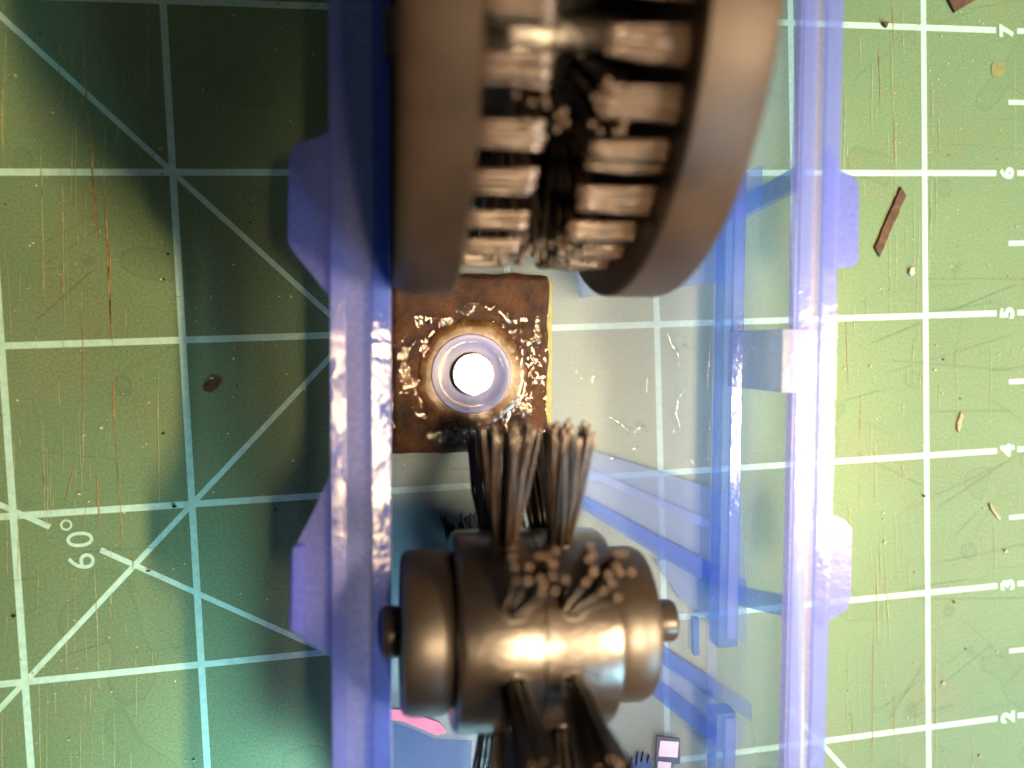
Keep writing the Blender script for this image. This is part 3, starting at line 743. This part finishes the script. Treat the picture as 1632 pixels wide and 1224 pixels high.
# ------------------------------------------------------------------ debris on the mat
def rod(name, label, cat, mat, a, b, wid, th, seed):
    a = at(*a, 0); b = at(*b, 0); c = (a + b) / 2; d = (b - a); L = d.length; ang = math.atan2(d.y, d.x)
    rnd = random.Random(seed); bm = bmesh.new(); n = 12; rings = []
    for i in range(n + 1):
        x = -L / 2 + L * i / n; h = wid / 2
        o1, o2 = rnd.uniform(-.0035, .0035), rnd.uniform(-.0035, .0035); sk = .02 * (1 if i in (0, n) else 0)
        rings.append([bm.verts.new(q) for q in ((x - sk, -h + o1, 0.001), (x + sk, h + o2, 0.001), (x + sk, h + o2 - .008, th + rnd.uniform(-.003, .003)), (x - sk, -h + o1 + .008, th + rnd.uniform(-.003, .003)))])
    for r0, r1 in zip(rings[:-1], rings[1:]):
        for k in range(4): bm.faces.new((r0[k], r0[(k + 1) % 4], r1[(k + 1) % 4], r1[k]))
    bm.faces.new(rings[0][::-1]); bm.faces.new(rings[-1])
    o = link(name, bm, mat, None, False); o.location = Vector((c.x, c.y, 0)) * I; o.rotation_euler = (0, 0, ang)
    return tag(o, label, cat)
rod('wood_sliver', 'thin dark brown wood sliver lying on the mat below the numeral 6', 'wood sliver', 'chip', (1438, 306), (1396, 402), .074, .018, 1)
film('wood_chip', 'chip', [(1500, -26), (1545, -40), (1580, -18), (1558, -2), (1519, 21), (1508, 0)], 0.001, .022, 'dark brown angular wood chip lying on the mat above the numeral 7', 'wood chip')
rod('tan_flake', 'small tan rectangular flake on the mat above the numeral 4 line', 'flake', 'tan', (1531, 661), (1525, 684), .042, .015, 2)
bm = bmesh.new(); P0 = at(1583, 818, 0)
tube(bm, [Vector((at(x, y, 0).x - P0.x, at(x, y, 0).y - P0.y, .012)) for x, y in ((1576, 802), (1578, 808), (1582, 815), (1585, 818), (1589, 824), (1592, 827))], [.006, .009, .009, .010, .009, .005], 8, .7)
o = link('fibre_curl', bm, 'tan', None); o.location = Vector((P0.x, P0.y, 0)) * I
tag(o, 'short curled tan fibre on the mat between numerals 4 and 3', 'fibre')
o = film('white_crumb', 'white', [(1449, 428), (1454, 427), (1455, 436), (1450, 440), (1447, 436)], 0.001, .02, 'small whitish crumb on the mat just below the dark brown wood sliver', 'crumb')
o = film('dark_crumb', 'chip', [(1405, 36), (1414, 36), (1411, 45), (1407, 42)], 0.006, .02, 'tiny dark triangular crumb on the numeral 7 grid line', 'crumb')

film('dried_drop', 'tape', [(1590 + 11 * math.cos(a), 111 + 13 * math.sin(a) + 2 * math.sin(3 * a)) for a in [2 * math.pi * k / 14 for k in range(14)]], 0.001, .004, 'round pale dried droplet on the mat just below the numeral 7', 'dried drop')
film('brown_crumb', 'chip', [(330, 612), (345, 604), (354, 606), (348, 618), (336, 626), (326, 622)], 0.001, .02, 'small brown crumb on the shaded mat left of the blue box', 'crumb')
def specks(name, mat, n, seed, smin, smax, label, fn):
    rnd = random.Random(seed); bm = bmesh.new()
    for k in range(n):
        x, y = fn(rnd); p = at(x, y, 0)
        s = rnd.uniform(smin, smax) * rnd.choice((.6, .8, 1, 1, 1.5)); a0 = rnd.uniform(0, 6.28); m = rnd.choice((4, 5, 6)); st = rnd.uniform(.5, 1)
        pts = [(p.x + s * math.cos(a0 + 2 * math.pi * i / m) * rnd.uniform(.6, 1.2), p.y + s * st * math.sin(a0 + 2 * math.pi * i / m) * rnd.uniform(.6, 1.2)) for i in range(m)]
        prism(bm, pts, .0035, .0035 + s * .8)
    o = link(name, bm, mat, None, False); tag(o, label, 'dust', None, 'stuff'); return o
def anyside(rnd): return (rnd.uniform(0, 520), rnd.uniform(0, 1224)) if rnd.random() < .5 else (rnd.uniform(1340, 1640), rnd.uniform(0, 1224))
specks('pale_dust', 'white', 210, 71, .0025, .0075, 'scattered pale dust specks over the green mat', anyside)
specks('tan_dust', 'tan', 70, 72, .003, .010, 'scattered tan crumbs over the green mat', anyside)
specks('black_grit', 'black', 38, 73, .004, .010, 'scattered black grit over the green mat', anyside)
